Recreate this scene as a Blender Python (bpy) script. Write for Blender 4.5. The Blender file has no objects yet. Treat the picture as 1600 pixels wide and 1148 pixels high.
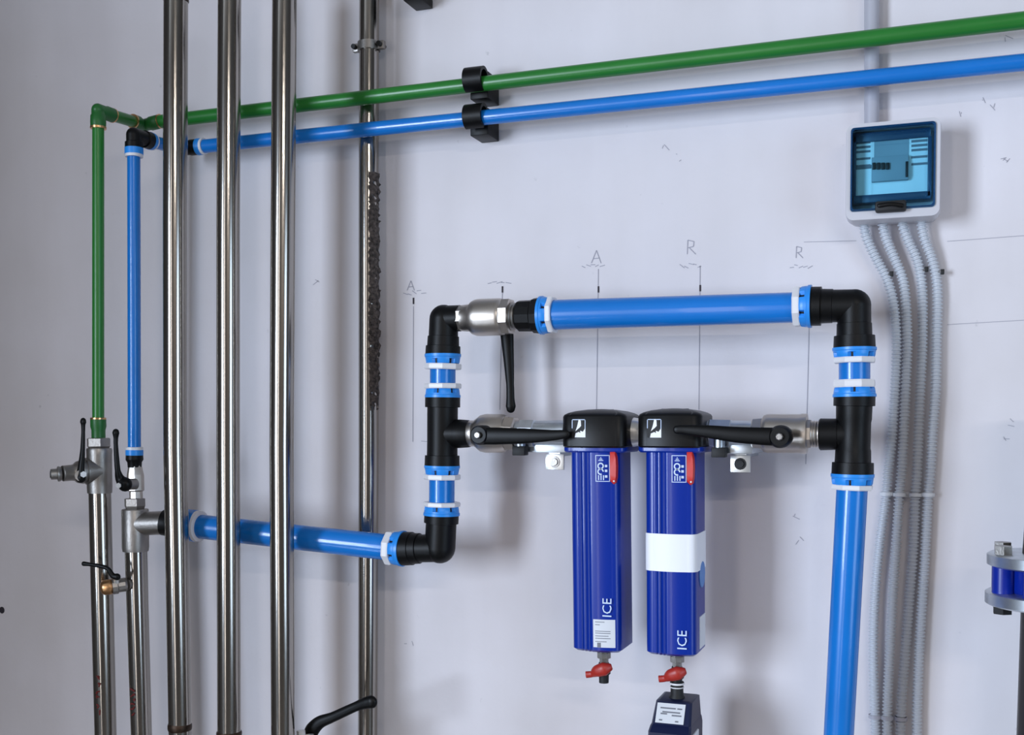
import bpy, bmesh, math, random
from mathutils import Vector, Matrix
random.seed(7)
sc = bpy.context.scene
COL = sc.collection

# ------------------------------------------------------------------ camera
FPX, D, H = 1748.0, 1.5, 1.4                      # focal length in px, distance to the wall, eye height
YAW, TH = math.radians(20.4), math.radians(2.0)
CAM = Vector((0, -D, H))
FW = Vector((-math.sin(YAW)*math.cos(TH), math.cos(YAW)*math.cos(TH), -math.sin(TH)))
RT = Vector((math.cos(YAW), math.sin(YAW), 0))
UP = RT.cross(FW)
PPX, PPY = 800.0, 660 + FPX*math.tan(TH)
cd = bpy.data.cameras.new('camera'); cam = bpy.data.objects.new('camera', cd); COL.objects.link(cam)
cam.matrix_world = Matrix(((RT.x, UP.x, -FW.x, CAM.x), (RT.y, UP.y, -FW.y, CAM.y), (RT.z, UP.z, -FW.z, CAM.z), (0, 0, 0, 1)))
cd.sensor_fit = 'HORIZONTAL'; cd.sensor_width = 36; cd.lens = FPX/1600*36
cd.shift_y = (PPY-574)/1600; cd.clip_start = 0.02; cd.clip_end = 50
sc.camera = cam

# ------------------------------------------------------------------ world, lights, exposure
wd = bpy.data.worlds.new('world'); sc.world = wd; wd.use_nodes = True
bg = wd.node_tree.nodes['Background']; bg.inputs[0].default_value = (0.72, 0.84, 1.0, 1); bg.inputs[1].default_value = 0.6
vs = sc.view_settings; vs.view_transform = 'Standard'; vs.look = 'None'; vs.exposure = 0.13; vs.gamma = 1; vs.use_curve_mapping = False

def area(name, loc, aim, sx, sz, power, col):
    l = bpy.data.lights.new(name, 'AREA'); l.shape = 'RECTANGLE'; l.size = sx; l.size_y = sz
    l.energy = power; l.color = col
    o = bpy.data.objects.new(name, l); COL.objects.link(o); o.location = loc
    o.rotation_euler = (Vector(aim)-Vector(loc)).to_track_quat('-Z', 'Y').to_euler()
    return o
FRONT_Y = -4.2
# daylight entering at the glazed door, the two windows behind the photographer and the window in the far side wall
area('door_daylight', (-0.95, FRONT_Y+0.02, 1.35), (-0.95, 0, 1.35), 0.32, 2.5, 11, (1.0, 0.93, 0.88))
area('window_daylight', (-2.75, FRONT_Y+0.02, 1.55), (-2.75, 0, 1.55), 1.3, 1.7, 195, (0.70, 0.82, 1.0))
area('side_daylight', (2.37, -2.0, 1.3), (0, -2.0, 1.3), 1.3, 1.7, 28, (0.60, 0.78, 1.0))

# ------------------------------------------------------------------ pixel helpers (only used to measure places off the photograph)
def at(x, y, d):
    r = FW + RT*((x-PPX)/FPX) - UP*((y-PPY)/FPX)
    return CAM + r*((D-d)/r.y)
def S(P): return FPX/((P-CAM).dot(FW))
def rad(w, P): return w/2/S(P)

# ------------------------------------------------------------------ materials
def mat(name, col, rough=0.5, metal=0.0, spec=0.5, noise=0.0, nscale=40, bump=0.0, bscale=200, stretch=None, coat=0.0, aniso=0.0):
    m = bpy.data.materials.new(name); m.use_nodes = True
    nt = m.node_tree; N = nt.nodes; L = nt.links; b = N['Principled BSDF']
    b.inputs['Base Color'].default_value = (*col, 1); b.inputs['Roughness'].default_value = rough
    b.inputs['Metallic'].default_value = metal; b.inputs['Specular IOR Level'].default_value = spec
    b.inputs['Coat Weight'].default_value = coat
    if noise or bump:
        tc = N.new('ShaderNodeTexCoord'); mp = N.new('ShaderNodeMapping'); L.new(tc.outputs['Object'], mp.inputs[0])
        if stretch: mp.inputs['Scale'].default_value = stretch
    if noise:
        n = N.new('ShaderNodeTexNoise'); n.inputs['Scale'].default_value = nscale; n.inputs['Detail'].default_value = 5
        L.new(mp.outputs[0], n.inputs[0])
        r = N.new('ShaderNodeMapRange'); r.inputs[1].default_value = 0.3; r.inputs[2].default_value = 0.7
        r.inputs[3].default_value = 1-noise; r.inputs[4].default_value = 1+noise
        L.new(n.outputs[0], r.inputs[0])
        mx = N.new('ShaderNodeMix'); mx.data_type = 'RGBA'; mx.blend_type = 'MULTIPLY'; mx.inputs[0].default_value = 1
        mx.inputs[6].default_value = (*col, 1); L.new(r.outputs[0], mx.inputs[7]); L.new(mx.outputs[2], b.inputs['Base Color'])
    if bump:
        n2 = N.new('ShaderNodeTexNoise'); n2.inputs['Scale'].default_value = bscale; n2.inputs['Detail'].default_value = 3
        L.new(mp.outputs[0], n2.inputs[0])
        bp = N.new('ShaderNodeBump'); bp.inputs['Strength'].default_value = bump; bp.inputs['Distance'].default_value = 0.002
        L.new(n2.outputs[0], bp.inputs['Height']); L.new(bp.outputs[0], b.inputs['Normal'])
    return m
def s2l(r, g, b): return tuple(((c/255)/12.92 if c/255 <= .04045 else ((c/255+.055)/1.055)**2.4) for c in (r, g, b))
M = {}
M['blue'] = mat('blue_coated_pipe', s2l(14, 118, 204), 0.25, noise=0.06, nscale=12, coat=0.2)
M['green'] = mat('green_coated_pipe', s2l(38, 120, 44), 0.3, noise=0.08, nscale=14)
M['greenfit'] = mat('green_fitting', s2l(30, 100, 40), 0.4)
M['black'] = mat('black_nylon', s2l(9, 9, 10), 0.42, spec=0.22, bump=0.08, bscale=900)
M['blacklever'] = mat('black_lever_coating', s2l(7, 7, 8), 0.4, spec=0.2)
M['nut'] = mat('bright_blue_nut', s2l(40, 145, 235), 0.35)
M['ring'] = mat('pale_grey_ring', s2l(232, 230, 232), 0.4)
M['steel'] = mat('stainless_steel', (0.37, 0.345, 0.315), 0.17, metal=1, noise=0.08, nscale=6, stretch=(40, 40, 0.6))
M['steelraw'] = mat('cast_stainless', (0.33, 0.31, 0.29), 0.42, metal=1, noise=0.15, nscale=30, bump=0.15, bscale=400)
M['weld'] = mat('heat_stained_weld', (0.05, 0.03, 0.02), 0.45, metal=0.8, noise=0.5, nscale=80)
M['nickel'] = mat('nickel_plated_brass', (0.56, 0.51, 0.46), 0.38, metal=1, noise=0.08, nscale=25)
M['zinc'] = mat('galvanised_steel', (0.62, 0.66, 0.70), 0.38, metal=1, noise=0.12, nscale=60)
M['brass'] = mat('brass', (0.75, 0.42, 0.2), 0.28, metal=1)
M['chrome'] = mat('bright_zinc_plate', (0.82, 0.81, 0.78), 0.3, metal=0.75)
M['bowl'] = mat('deep_blue_enamel', s2l(5, 45, 148), 0.3, spec=0.35, coat=0.15)
M['head'] = mat('black_filter_head', s2l(13, 13, 14), 0.38, spec=0.25, bump=0.05, bscale=1200)
M['trap'] = mat('navy_plastic', s2l(12, 24, 62), 0.35)
M['trapblue'] = mat('mid_blue_plastic', s2l(18, 58, 125), 0.35)
M['white'] = mat('white_tape', s2l(246, 246, 250), 0.5)
M['label'] = mat('white_label', s2l(222, 224, 228), 0.5)
M['print'] = mat('white_print', s2l(205, 220, 245), 0.5)
M['ink'] = mat('grey_ink', s2l(120, 122, 130), 0.6)
M['red'] = mat('red_plastic', s2l(205, 48, 42), 0.35)
M['redink'] = mat('dark_red_marker', s2l(110, 30, 28), 0.6)
M['box'] = mat('light_grey_plastic', s2l(205, 203, 208), 0.4)
M['cond'] = mat('grey_conduit', s2l(202, 206, 213), 0.42)
M['condpipe'] = mat('grey_rigid_conduit', s2l(178, 177, 186), 0.4)
M['panel'] = mat('pale_panel', s2l(246, 250, 250), 0.5)
M['panel2'] = mat('grey_module', s2l(150, 160, 168), 0.5)
M['dark'] = mat('dark_rubber', s2l(18, 18, 20), 0.6)
M['pencil'] = mat('pencil', s2l(166, 164, 174), 0.8)
M['tick'] = mat('marker_tick', s2l(46, 40, 48), 0.8)
M['smudge'] = mat('grey_smudge', s2l(168, 165, 174), 0.8)
M['valveblue'] = mat('blue_valve_enamel', s2l(10, 40, 150), 0.3)
M['darkpipe'] = mat('dark_painted_pipe', s2l(34, 28, 28), 0.35, spec=0.4)
M['residue'] = mat('crumbly_residue', s2l(78, 70, 66), 0.9, noise=0.85, nscale=220, bump=0.8, bscale=500)
M['floor'] = mat('polished_concrete_floor', (0.16, 0.15, 0.14), 0.16, spec=0.8, noise=0.2, nscale=3, coat=1.0)
M['ceil'] = mat('ceiling_paint', (0.4, 0.38, 0.35), 0.9)
M['room'] = mat('room_paint', (0.14, 0.128, 0.12), 0.9, noise=0.05, nscale=3)
M['frame'] = mat('window_frame', (0.5, 0.5, 0.5), 0.5)

def wall_mat():
    m = bpy.data.materials.new('white_painted_plaster'); m.use_nodes = True
    nt = m.node_tree; N = nt.nodes; L = nt.links; b = N['Principled BSDF']
    b.inputs['Roughness'].default_value = 0.55; b.inputs['Specular IOR Level'].default_value = 0.3
    tc = N.new('ShaderNodeTexCoord')
    def noise(scale, stretch, det=4):
        mp = N.new('ShaderNodeMapping'); mp.inputs['Scale'].default_value = stretch; L.new(tc.outputs['Object'], mp.inputs[0])
        n = N.new('ShaderNodeTexNoise'); n.inputs['Scale'].default_value = scale; n.inputs['Detail'].default_value = det
        L.new(mp.outputs[0], n.inputs[0]); return n
    a = noise(5, (1, 1, 1)); c = noise(9, (1, 1, 0.12)); e = noise(60, (1, 1, 1), 6)
    r1 = N.new('ShaderNodeValToRGB'); r1.color_ramp.elements[0].position = .3; r1.color_ramp.elements[1].position = .7
    r1.color_ramp.elements[0].color = (0.715, 0.672, 0.685, 1); r1.color_ramp.elements[1].color = (0.775, 0.735, 0.765, 1)
    L.new(a.outputs[0], r1.inputs[0])
    r2 = N.new('ShaderNodeMapRange'); r2.inputs[1].default_value = .3; r2.inputs[2].default_value = .7; r2.inputs[3].default_value = .95; r2.inputs[4].default_value = 1.03
    L.new(c.outputs[0], r2.inputs[0])
    mx = N.new('ShaderNodeMix'); mx.data_type = 'RGBA'; mx.blend_type = 'MULTIPLY'; mx.inputs[0].default_value = 1
    L.new(r1.outputs[0], mx.inputs[6]); L.new(r2.outputs[0], mx.inputs[7])
    # small smudges and scuffs
    r3 = N.new('ShaderNodeMapRange'); r3.inputs[1].default_value = .70; r3.inputs[2].default_value = .78; r3.inputs[3].default_value = 1.0; r3.inputs[4].default_value = .78
    L.new(e.outputs[0], r3.inputs[0])
    mx2 = N.new('ShaderNodeMix'); mx2.data_type = 'RGBA'; mx2.blend_type = 'MULTIPLY'; mx2.inputs[0].default_value = 1
    L.new(mx.outputs[2], mx2.inputs[6]); L.new(r3.outputs[0], mx2.inputs[7]); L.new(mx2.outputs[2], b.inputs['Base Color'])
    bn = noise(38, (1, 1, 1), 6); bp = N.new('ShaderNodeBump'); bp.inputs['Strength'].default_value = .12; bp.inputs['Distance'].default_value = .006
    L.new(bn.outputs[0], bp.inputs['Height']); L.new(bp.outputs[0], b.inputs['Normal'])
    return m
M['wall'] = wall_mat()
def tint_mat():
    m = bpy.data.materials.new('clear_blue_cover'); m.use_nodes = True
    nt = m.node_tree; N = nt.nodes; L = nt.links; N.remove(N['Principled BSDF'])
    t = N.new('ShaderNodeBsdfTransparent'); t.inputs[0].default_value = (0.52, 0.86, 1.0, 1)
    g = N.new('ShaderNodeBsdfGlossy'); g.inputs['Roughness'].default_value = .12; g.inputs[0].default_value = (.75, .9, 1, 1)
    fr = N.new('ShaderNodeFresnel'); fr.inputs[0].default_value = 1.45
    mx = N.new('ShaderNodeMixShader'); L.new(fr.outputs[0], mx.inputs[0]); L.new(t.outputs[0], mx.inputs[1]); L.new(g.outputs[0], mx.inputs[2])
    L.new(mx.outputs[0], N['Material Output'].inputs[0]); return m
M['tint'] = tint_mat()

# ------------------------------------------------------------------ geometry: each builder returns (verts, faces) in world space
def join(*gs):
    V, F = [], []
    for v, f in gs:
        o = len(V); V += v; F += [tuple(i+o for i in q) for q in f]
    return V, F
def frame_of(ax):
    ax = ax.normalized(); ref = Vector((0, 0, 1)) if abs(ax.z) < .9 else Vector((0, -1, 0))
    u = (ref - ax*ref.dot(ax)).normalized(); return u, ax.cross(u)
def lathe(p0, ax, prof, n=32, phase=0.0, cap=True, notch=None):
    """prof: list of (t, r); notch: dict {segment indices} -> rows whose radius drops"""
    ax = ax.normalized(); u, w = frame_of(ax); V, F = [], []
    for j, (t, r) in enumerate(prof):
        for i in range(n):
            a = 2*math.pi*i/n + phase
            rr = r
            if notch and j in notch[0] and i % notch[1] in notch[2]: rr = r - notch[3]
            V.append(p0 + ax*t + (u*math.cos(a) + w*math.sin(a))*rr)
    for j in range(len(prof)-1):
        for i in range(n):
            k = (i+1) % n; F.append((j*n+i, j*n+k, (j+1)*n+k, (j+1)*n+i))
    if cap:
        F.append(tuple(range(n-1, -1, -1))); F.append(tuple((len(prof)-1)*n+i for i in range(n)))
    return V, F
def lp(d, pts, n=32, phase=0.0, cap=True, ch=0.0, notch=None):
    """a turned piece along a straight axis; pts are (px, py, width px[, d]) read off the photograph, d is the distance off the wall"""
    W3 = [at(p[0], p[1], p[3] if len(p) > 3 else d) for p in pts]
    p0 = W3[0]; ax = (W3[-1]-p0).normalized()
    pr = [((q-p0).dot(ax), rad(p[2], q)) for q, p in zip(W3, pts)]
    if ch:
        t0, r0 = pr[0]; t1, r1 = pr[-1]
        pr = [(t0, r0-ch), (t0+ch, r0)] + pr[1:-1] + [(t1-ch, r1), (t1, r1-ch)]
    return lathe(p0, ax, pr, n, phase, cap, notch)
def ball(c, r, n=20):
    V, F = [], []; m = n//2
    for j in range(1, m):
        th = math.pi*j/m
        for i in range(n):
            a = 2*math.pi*i/n; V.append(c + Vector((math.sin(th)*math.cos(a), math.sin(th)*math.sin(a), math.cos(th)))*r)
    for j in range(m-2):
        for i in range(n):
            k = (i+1) % n; F.append((j*n+i, (j+1)*n+i, (j+1)*n+k, j*n+k))
    t = len(V); V.append(c+Vector((0, 0, r))); b = len(V); V.append(c-Vector((0, 0, r)))
    for i in range(n):
        k = (i+1) % n; F.append((t, i, k)); F.append((b, (m-2)*n+k, (m-2)*n+i))
    return V, F
def tube(P, R, n=16, flat=1.0, cap=True):
    """sweep along world points; R radii; flat squeezes the section along the wall normal"""
    if not isinstance(R, (list, tuple)): R = [R]*len(P)
    V, F = [], []
    T = []
    for i in range(len(P)):
        a = P[max(i-1, 0)]; b = P[min(i+1, len(P)-1)]; T.append((b-a).normalized())
    nrm = Vector((0, -1, 0)); nrm = (nrm - T[0]*nrm.dot(T[0]))
    if nrm.length < 1e-3: nrm = frame_of(T[0])[0]
    nrm.normalize()
    for i, p in enumerate(P):
        nrm = (nrm - T[i]*nrm.dot(T[i])).normalized(); w = T[i].cross(nrm)
        for k in range(n):
            a = 2*math.pi*k/n; V.append(p + nrm*math.cos(a)*R[i]*flat + w*math.sin(a)*R[i])
    for j in range(len(P)-1):
        for i in range(n):
            k = (i+1) % n; F.append((j*n+i, j*n+k, (j+1)*n+k, (j+1)*n+i))
    if cap:
        F.append(tuple(range(n-1, -1, -1))); F.append(tuple((len(P)-1)*n+i for i in range(n)))
    return V, F
def smooth_path(P, R, k=6):
    Q, RR = [], []
    for i in range(len(P)-1):
        a = P[max(i-1, 0)]; b = P[i]; c = P[i+1]; e = P[min(i+2, len(P)-1)]
        for s in range(k):
            t = s/k
            Q.append(0.5*((2*b) + (c-a)*t + (2*a-5*b+4*c-e)*t*t + (3*b-a-3*c+e)*t**3))
            RR.append(R[i]+(R[i+1]-R[i])*t)
    Q.append(P[-1]); RR.append(R[-1]); return Q, RR
def rod(pts, d, flat=0.5, n=16, k=5):
    """lever-like rod with rounded ends; pts (px, py, width px[, d])"""
    P = [at(p[0], p[1], p[3] if len(p) > 3 else d) for p in pts]; R = [rad(p[2], q) for p, q in zip(pts, P)]
    P, R = smooth_path(P, R, k)
    a0 = (P[0]-P[1]).normalized(); a1 = (P[-1]-P[-2]).normalized()
    hp, hr, tp, tr = [], [], [], []
    for s in (85, 65, 45, 25):
        hp.append(P[0]+a0*R[0]*math.sin(math.radians(s))); hr.append(R[0]*math.cos(math.radians(s)))
    for s in (25, 45, 65, 85):
        tp.append(P[-1]+a1*R[-1]*math.sin(math.radians(s))); tr.append(R[-1]*math.cos(math.radians(s)))
    return tube(hp+P+tp, hr+R+tr, n, flat)
def cyl(a, b, r, n=24, ch=0.0):
    L_ = (b-a).length
    pr = [(0, r), (L_, r)] if not ch else [(0, r-ch), (ch, r), (L_-ch, r), (L_, r-ch)]
    return lathe(a, b-a, pr, n)
def box(c, hx, hy, hz, bev=0.0, rot=None):
    bm = bmesh.new(); bmesh.ops.create_cube(bm, size=2)
    for v in bm.verts: v.co = Vector((v.co.x*hx, v.co.y*hy, v.co.z*hz))
    if bev: bmesh.ops.bevel(bm, geom=bm.edges[:], offset=bev, segments=2, affect='EDGES', profile=.5)
    bm.verts.index_update()
    V = [((rot @ v.co) if rot else v.co.copy())+Vector(c) for v in bm.verts]; F = [tuple(v.index for v in f.verts) for f in bm.faces]
    bm.free(); return V, F
def boxpx(x0, y0, x1, y1, d0, d1, bev=0.0):
    """box on the wall: pixel rectangle of its front face, from d0 to d1 off the wall"""
    a = at(x0, y0, d1); b = at(x1, y1, d1)
    return box(((a.x+b.x)/2, -(d0+d1)/2, (a.z+b.z)/2), abs(b.x-a.x)/2, abs(d1-d0)/2, abs(a.z-b.z)/2, bev)
def plate(poly, d0, d1):
    """prism whose outline is given in px at d1, extruded along the wall normal to d0"""
    P = [at(x, y, d1) for x, y in poly]; n = len(P)
    V = P + [Vector((p.x, -d0, p.z)) for p in P]
    F = [tuple(range(n)), tuple(range(2*n-1, n-1, -1))] + [(i, n+i, n+(i+1) % n, (i+1) % n) for i in range(n)]
    return V, F
def loft(levels, cap=True):
    n = len(levels[0]); V = [p for l in levels for p in l]; F = []
    for j in range(len(levels)-1):
        for i in range(n):
            k = (i+1) % n; F.append((j*n+i, j*n+k, (j+1)*n+k, (j+1)*n+i))
    if cap: F += [tuple(range(n-1, -1, -1)), tuple((len(levels)-1)*n+i for i in range(n))]
    return V, F
def text(s, org, u, v, h, thick=0.0004, font_shear=0.0):
    cu = bpy.data.curves.new('t', 'FONT'); cu.body = s; cu.size = 1; cu.align_x = 'CENTER'; cu.align_y = 'CENTER'; cu.resolution_u = 2; cu.extrude = 0
    o = bpy.data.objects.new('t', cu); COL.objects.link(o)
    me = bpy.data.meshes.new_from_object(o.evaluated_get(bpy.context.evaluated_depsgraph_get()))
    nn = u.cross(v).normalized()
    V = [org + u*(p.co.x*h/0.7) + v*(p.co.y*h/0.7) + nn*thick for p in me.vertices]; F = [tuple(p.vertices) for p in me.polygons]
    bpy.data.objects.remove(o); bpy.data.curves.remove(cu); bpy.data.meshes.remove(me)
    return V, F

# ------------------------------------------------------------------ objects
def mesh_obj(name, g, m, loc=Vector((0, 0, 0)), smooth=35):
    V, F = g; me = bpy.data.meshes.new(name)
    me.from_pydata([tuple(v-loc) for v in V], [], F); me.validate()
    bm = bmesh.new(); bm.from_mesh(me); bmesh.ops.recalc_face_normals(bm, faces=bm.faces[:]); bm.to_mesh(me); bm.free()
    if smooth:
        for p in me.polygons: p.use_smooth = True
        me.set_sharp_from_angle(angle=math.radians(smooth))
    me.materials.append(M[m] if isinstance(m, str) else m)
    o = bpy.data.objects.new(name, me); COL.objects.link(o); return o
def tag(o, label, cat, group=None):
    o['label'] = label; o['category'] = cat
    if group: o['group'] = group
    return o
def thing(name, label, cat, loc, group=None):
    o = bpy.data.objects.new(name, None); COL.objects.link(o); o.location = loc; o.empty_display_size = .03
    o['org'] = tuple(loc); return tag(o, label, cat, group)
def org(o):
    while o.parent: o = o.parent
    return Vector(o.location)
def part(name, g, m, parent, smooth=35, label=None):
    o = mesh_obj(name, g, m, org(parent), smooth); o.parent = parent
    if label: o['label'] = label
    return o
def solo(name, g, m, label, cat, group=None, smooth=35):
    c = sum(g[0], Vector())/len(g[0]); zl = min(v.z for v in g[0]); loc = Vector((c.x, c.y, zl))
    o = mesh_obj(name, g, m, loc, smooth); o.location = loc; return tag(o, label, cat, group)
def struct(name, g, m, smooth=0):
    o = mesh_obj(name, g, m, smooth=smooth); o['kind'] = 'structure'; return o

# ------------------------------------------------------------------ the room
def bx(x0, x1, y0, y1, z0, z1): return box(((x0+x1)/2, (y0+y1)/2, (z0+z1)/2), (x1-x0)/2, (y1-y0)/2, (z1-z0)/2)
XL, XR, ZC = -4.2, 2.4, 3.2
wall = struct('wall_back', bx(XL, XR, 0, .2, 0, ZC), 'wall')
struct('floor', bx(XL, XR, FRONT_Y, 0, -.1, 0), 'floor')
struct('ceiling', bx(XL, XR, FRONT_Y, 0, ZC, ZC+.1), 'ceil')
struct('wall_right', join(bx(XR, XR+.2, FRONT_Y, -2.65, 0, ZC), bx(XR, XR+.2, -1.35, 0, 0, ZC), bx(XR, XR+.2, -2.65, -1.35, 0, .45), bx(XR, XR+.2, -2.65, -1.35, 2.15, ZC)), 'room')
struct('wall_left', bx(XL-.2, XL, FRONT_Y, 0, 0, ZC), 'room')
struct('wall_light_block', bx(-1.98, -1.86, -2.2, -.002, 0, ZC-.002), 'room')     # unseen stub wall, added to block window light and dim the left
struct('wall_front', join(bx(XL, -3.4, FRONT_Y-.2, FRONT_Y, 0, ZC), bx(-3.4, -2.1, FRONT_Y-.2, FRONT_Y, 0, .7), bx(-3.4, -2.1, FRONT_Y-.2, FRONT_Y, 2.4, ZC),
       bx(-2.1, -1.23, FRONT_Y-.2, FRONT_Y, 0, ZC), bx(-1.23, -.67, FRONT_Y-.2, FRONT_Y, 2.6, ZC), bx(-.67, XR, FRONT_Y-.2, FRONT_Y, 0, ZC)), 'room')
def fill_lamp():  # added lamp, out of view, fills the shadows beside the filters
    t = thing('added_fill_light', 'added fill light, built as a long white strip under the ceiling behind the photographer', 'fill lamp', Vector((1.3, -3.4, 2.66)))
    part('housing', bx(.6, 2.0, -3.46, -3.34, 2.68, 2.75), 'box', t, 0)
    for x in (.75, 1.85): part('hanger', bx(x-.006, x+.006, -3.406, -3.394, 2.75, ZC), 'zinc', t, 0)
    l = area('fill_light_glow', (1.3, -3.4, 2.672), (1.3, -3.4, 0), 1.35, .09, 50, (1.0, .94, .89)); l.parent = t; l.location = (0, 0, .012)
fill_lamp()
def win(name, x0, x1, z0, z1):
    y0, y1 = FRONT_Y-.12, FRONT_Y-.06
    struct(name, join(bx(x0, x0+.05, y0, y1, z0, z1), bx(x1-.05, x1, y0, y1, z0, z1), bx(x0, x1, y0, y1, z0, z0+.05), bx(x0, x1, y0, y1, z1-.05, z1)), 'frame')
win('window_1', -3.4, -2.1, .7, 2.4); win('door_1', -1.23, -.67, 0, 2.6)
struct('window_2', join(bx(XR+.06, XR+.12, -2.65, -2.6, .45, 2.15), bx(XR+.06, XR+.12, -1.4, -1.35, .45, 2.15), bx(XR+.06, XR+.12, -2.65, -1.35, .45, .5), bx(XR+.06, XR+.12, -2.65, -1.35, 2.1, 2.15)), 'frame')

# pencil marks on the wall
def strip(x0, y0, x1, y1, w=1.4, d=.0005):
    a = at(x0, y0, d); b = at(x1, y1, d); t = (b-a).normalized(); s = Vector((-t.z, 0, t.x))*rad(w, a)
    V = [a-s, a+s, b+s, b-s]; return V, [(0, 1, 2, 3)]
for x, y0, y1, x1, ty in ((646, 478, 690, 645, 470), (785, 456, 640, 781, 452), (935, 420, 640, 932, 452), (1094, 415, 640, 1092, 450), (1266, 445, 725, 1259, None)):
    part('pencil_line', strip(x, y0, x1, y1, 1.2), 'pencil', wall, 0)
    if ty: part('marker_tick', strip(x, ty-5, x, ty+5, 2.6, .0007), 'tick', wall, 0)
for a in ((1256, 378, 1338, 376), (1480, 377, 1600, 368), (658, 689, 672, 690), (1480, 507, 1600, 500)): part('pencil_line', strip(*a, .9), 'smudge', wall, 0)
ux, uz = Vector((1, 0, 0)), Vector((0, 0, 1))
GLY = {'A': ((-.5, .5, 0, -.5), (0, -.5, .45, .5), (-.28, .15, .3, .1)), 'R': ((-.35, .5, -.3, -.5), (-.3, -.5, .25, -.4), (.25, -.4, .2, -.05), (.2, -.05, -.3, .05), (-.15, .05, .4, .5))}
for c_, x, y, h in (('A', 932, 401, 20), ('R', 1080, 386, 22), ('R', 1249, 394, 18), ('A', 642, 446, 15)):
    part('pencil_letter', join(*[strip(x+q[0]*h*.8, y+q[1]*h, x+q[2]*h*.8, y+q[3]*h, 1.3) for q in GLY[c_]]), 'pencil', wall, 0)
for x, y in ((927, 417), (1080, 415), (1252, 417), (648, 457), (780, 440)):
    g = [strip(x-18+7*i, y+random.uniform(-4, 4), x-13+7*i+random.uniform(0, 4), y+random.uniform(-4, 4), 1.1) for i in range(5)]
    part('pencil_scribble', join(*g), 'pencil', wall, 0)
for (x, y) in ((1575, 255), (1568, 250), (1548, 165), (1540, 160), (1500, 175), (1580, 660), (1576, 690), (1245, 810), (1250, 845), (1575, 60), (640, 1005), (494, 440), (575, 560), (1062, 245), (1040, 230)):
    g = [strip(x+random.uniform(-6, 6), y+random.uniform(-5, 5), x+random.uniform(-9, 9), y+random.uniform(-8, 8), 1.0) for i in range(2)]
    part('scuff', join(*g), 'smudge', wall, 0)
part('plug_hole', lathe(at(3, 953, .0002), Vector((0, -1, 0)), [(0, .006), (.0006, .005)], 14), 'tick', wall, 0)

# ------------------------------------------------------------------ long pipe runs on the wall
RUN = .056
def run(name, pts, w, m, label, cat='pipe'):
    return solo(name, lp(RUN, [(x, y, w_) for (x, y), w_ in zip(pts, w)], 32), m, label, cat)
run('compressed_air_pipe', [(246, 190.5), (1700, 20)], (20.5, 28), 'green', 'long green pipe running along the wall above the blue one')
run('compressed_air_pipe', [(318, 228.5), (1700, 87)], (21, 27.5), 'blue', 'long thin blue pipe running along the wall just below the green one')
CL = 'black clips of the long wall pipes'
def clip(x, y, label):
    c = at(x, y, RUN); base = Vector((c.x, 0, c.z)); t = thing('pipe_clip', label, 'clip', base, CL)
    r = .0128; R2 = .0172; hw = .0135
    V, F = [], []; n = 22
    angs = [math.radians(a) for a in [262-i*(297/n) for i in range(n+1)]]       # open towards the front-left, like a C
    for a in angs:
        for rr in (r, R2):
            for s in (-1, 1): V.append(Vector((c.x+s*hw, c.y+rr*math.cos(a), c.z+rr*math.sin(a))))
    for i in range(n):
        a, b = 4*i, 4*(i+1)
        F += [(a, a+1, b+1, b), (a+2, b+2, b+3, a+3), (a, b, b+2, a+2), (a+1, a+3, b+3, b+1)]
    F += [(0, 2, 3, 1), (4*n, 4*n+1, 4*n+3, 4*n+2)]
    V2, F2 = [], []
    part('hook', (V, F), 'black', t, 40)
    part('base_block', box((c.x, -(RUN-.013)/2, c.z-.004), hw, (RUN-.013)/2, .0185, .0015), 'black', t)
    return t
clip(743, 124.5, 'black plastic clip holding the long green pipe'); clip(743, 182, 'black plastic clip holding the long blue pipe')
clip(637, -31, 'empty black pipe clip at the very top edge of the picture')

# ------------------------------------------------------------------ tall stainless pipes
TD = .185
def riser(pts, d, label, m='steel', welds=()):
    P = [at(x, y, d) for x, y, w in pts]; R = [rad(w, q) for (x, y, w), q in zip(pts, P)]
    g = tube(P, R, 48)
    t = thing('stainless_pipe', label, 'pipe', P[-1]); part('tube', g, m, t)
    for (x, y, w, h) in welds:
        part('weld_seam', lp(d, [(x, y-h/2, w-1), (x, y-h/4, w+1.2), (x, y+h/4, w+1.2), (x, y+h/2, w-1)], 40), 'weld', t)
    return t
riser([(275, -60, 37.5), (273.5, 350, 37), (274, 700, 36.5), (281.5, 1148, 35), (283, 1230, 35)], TD, 'tall stainless pipe nearest the vertical blue pipe, behind which the lower blue pipe starts', welds=((281, 1135, 36, 12), (275, 0, 38, 7)))
riser([(359, -60, 36), (356.5, 350, 36), (356.5, 700, 36), (358, 1148, 36), (359, 1230, 36)], TD, 'tall stainless pipe, the middle one of three in front of the pipe runs', welds=((358, 1146, 38, 9),))
riser([(445, -60, 38), (442, 350, 38), (440, 700, 37.5), (442, 1148, 36.5), (442, 1230, 36)], TD, 'tall stainless pipe above the black lever, third of three in front of the runs')
P4 = .024
p4 = riser([(577, -60, 31), (576, 350, 31), (576, 700, 31), (574.5, 1148, 30), (574, 1230, 30)], P4, 'thin stainless pipe tight against the wall, behind the blue and green runs')
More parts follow.
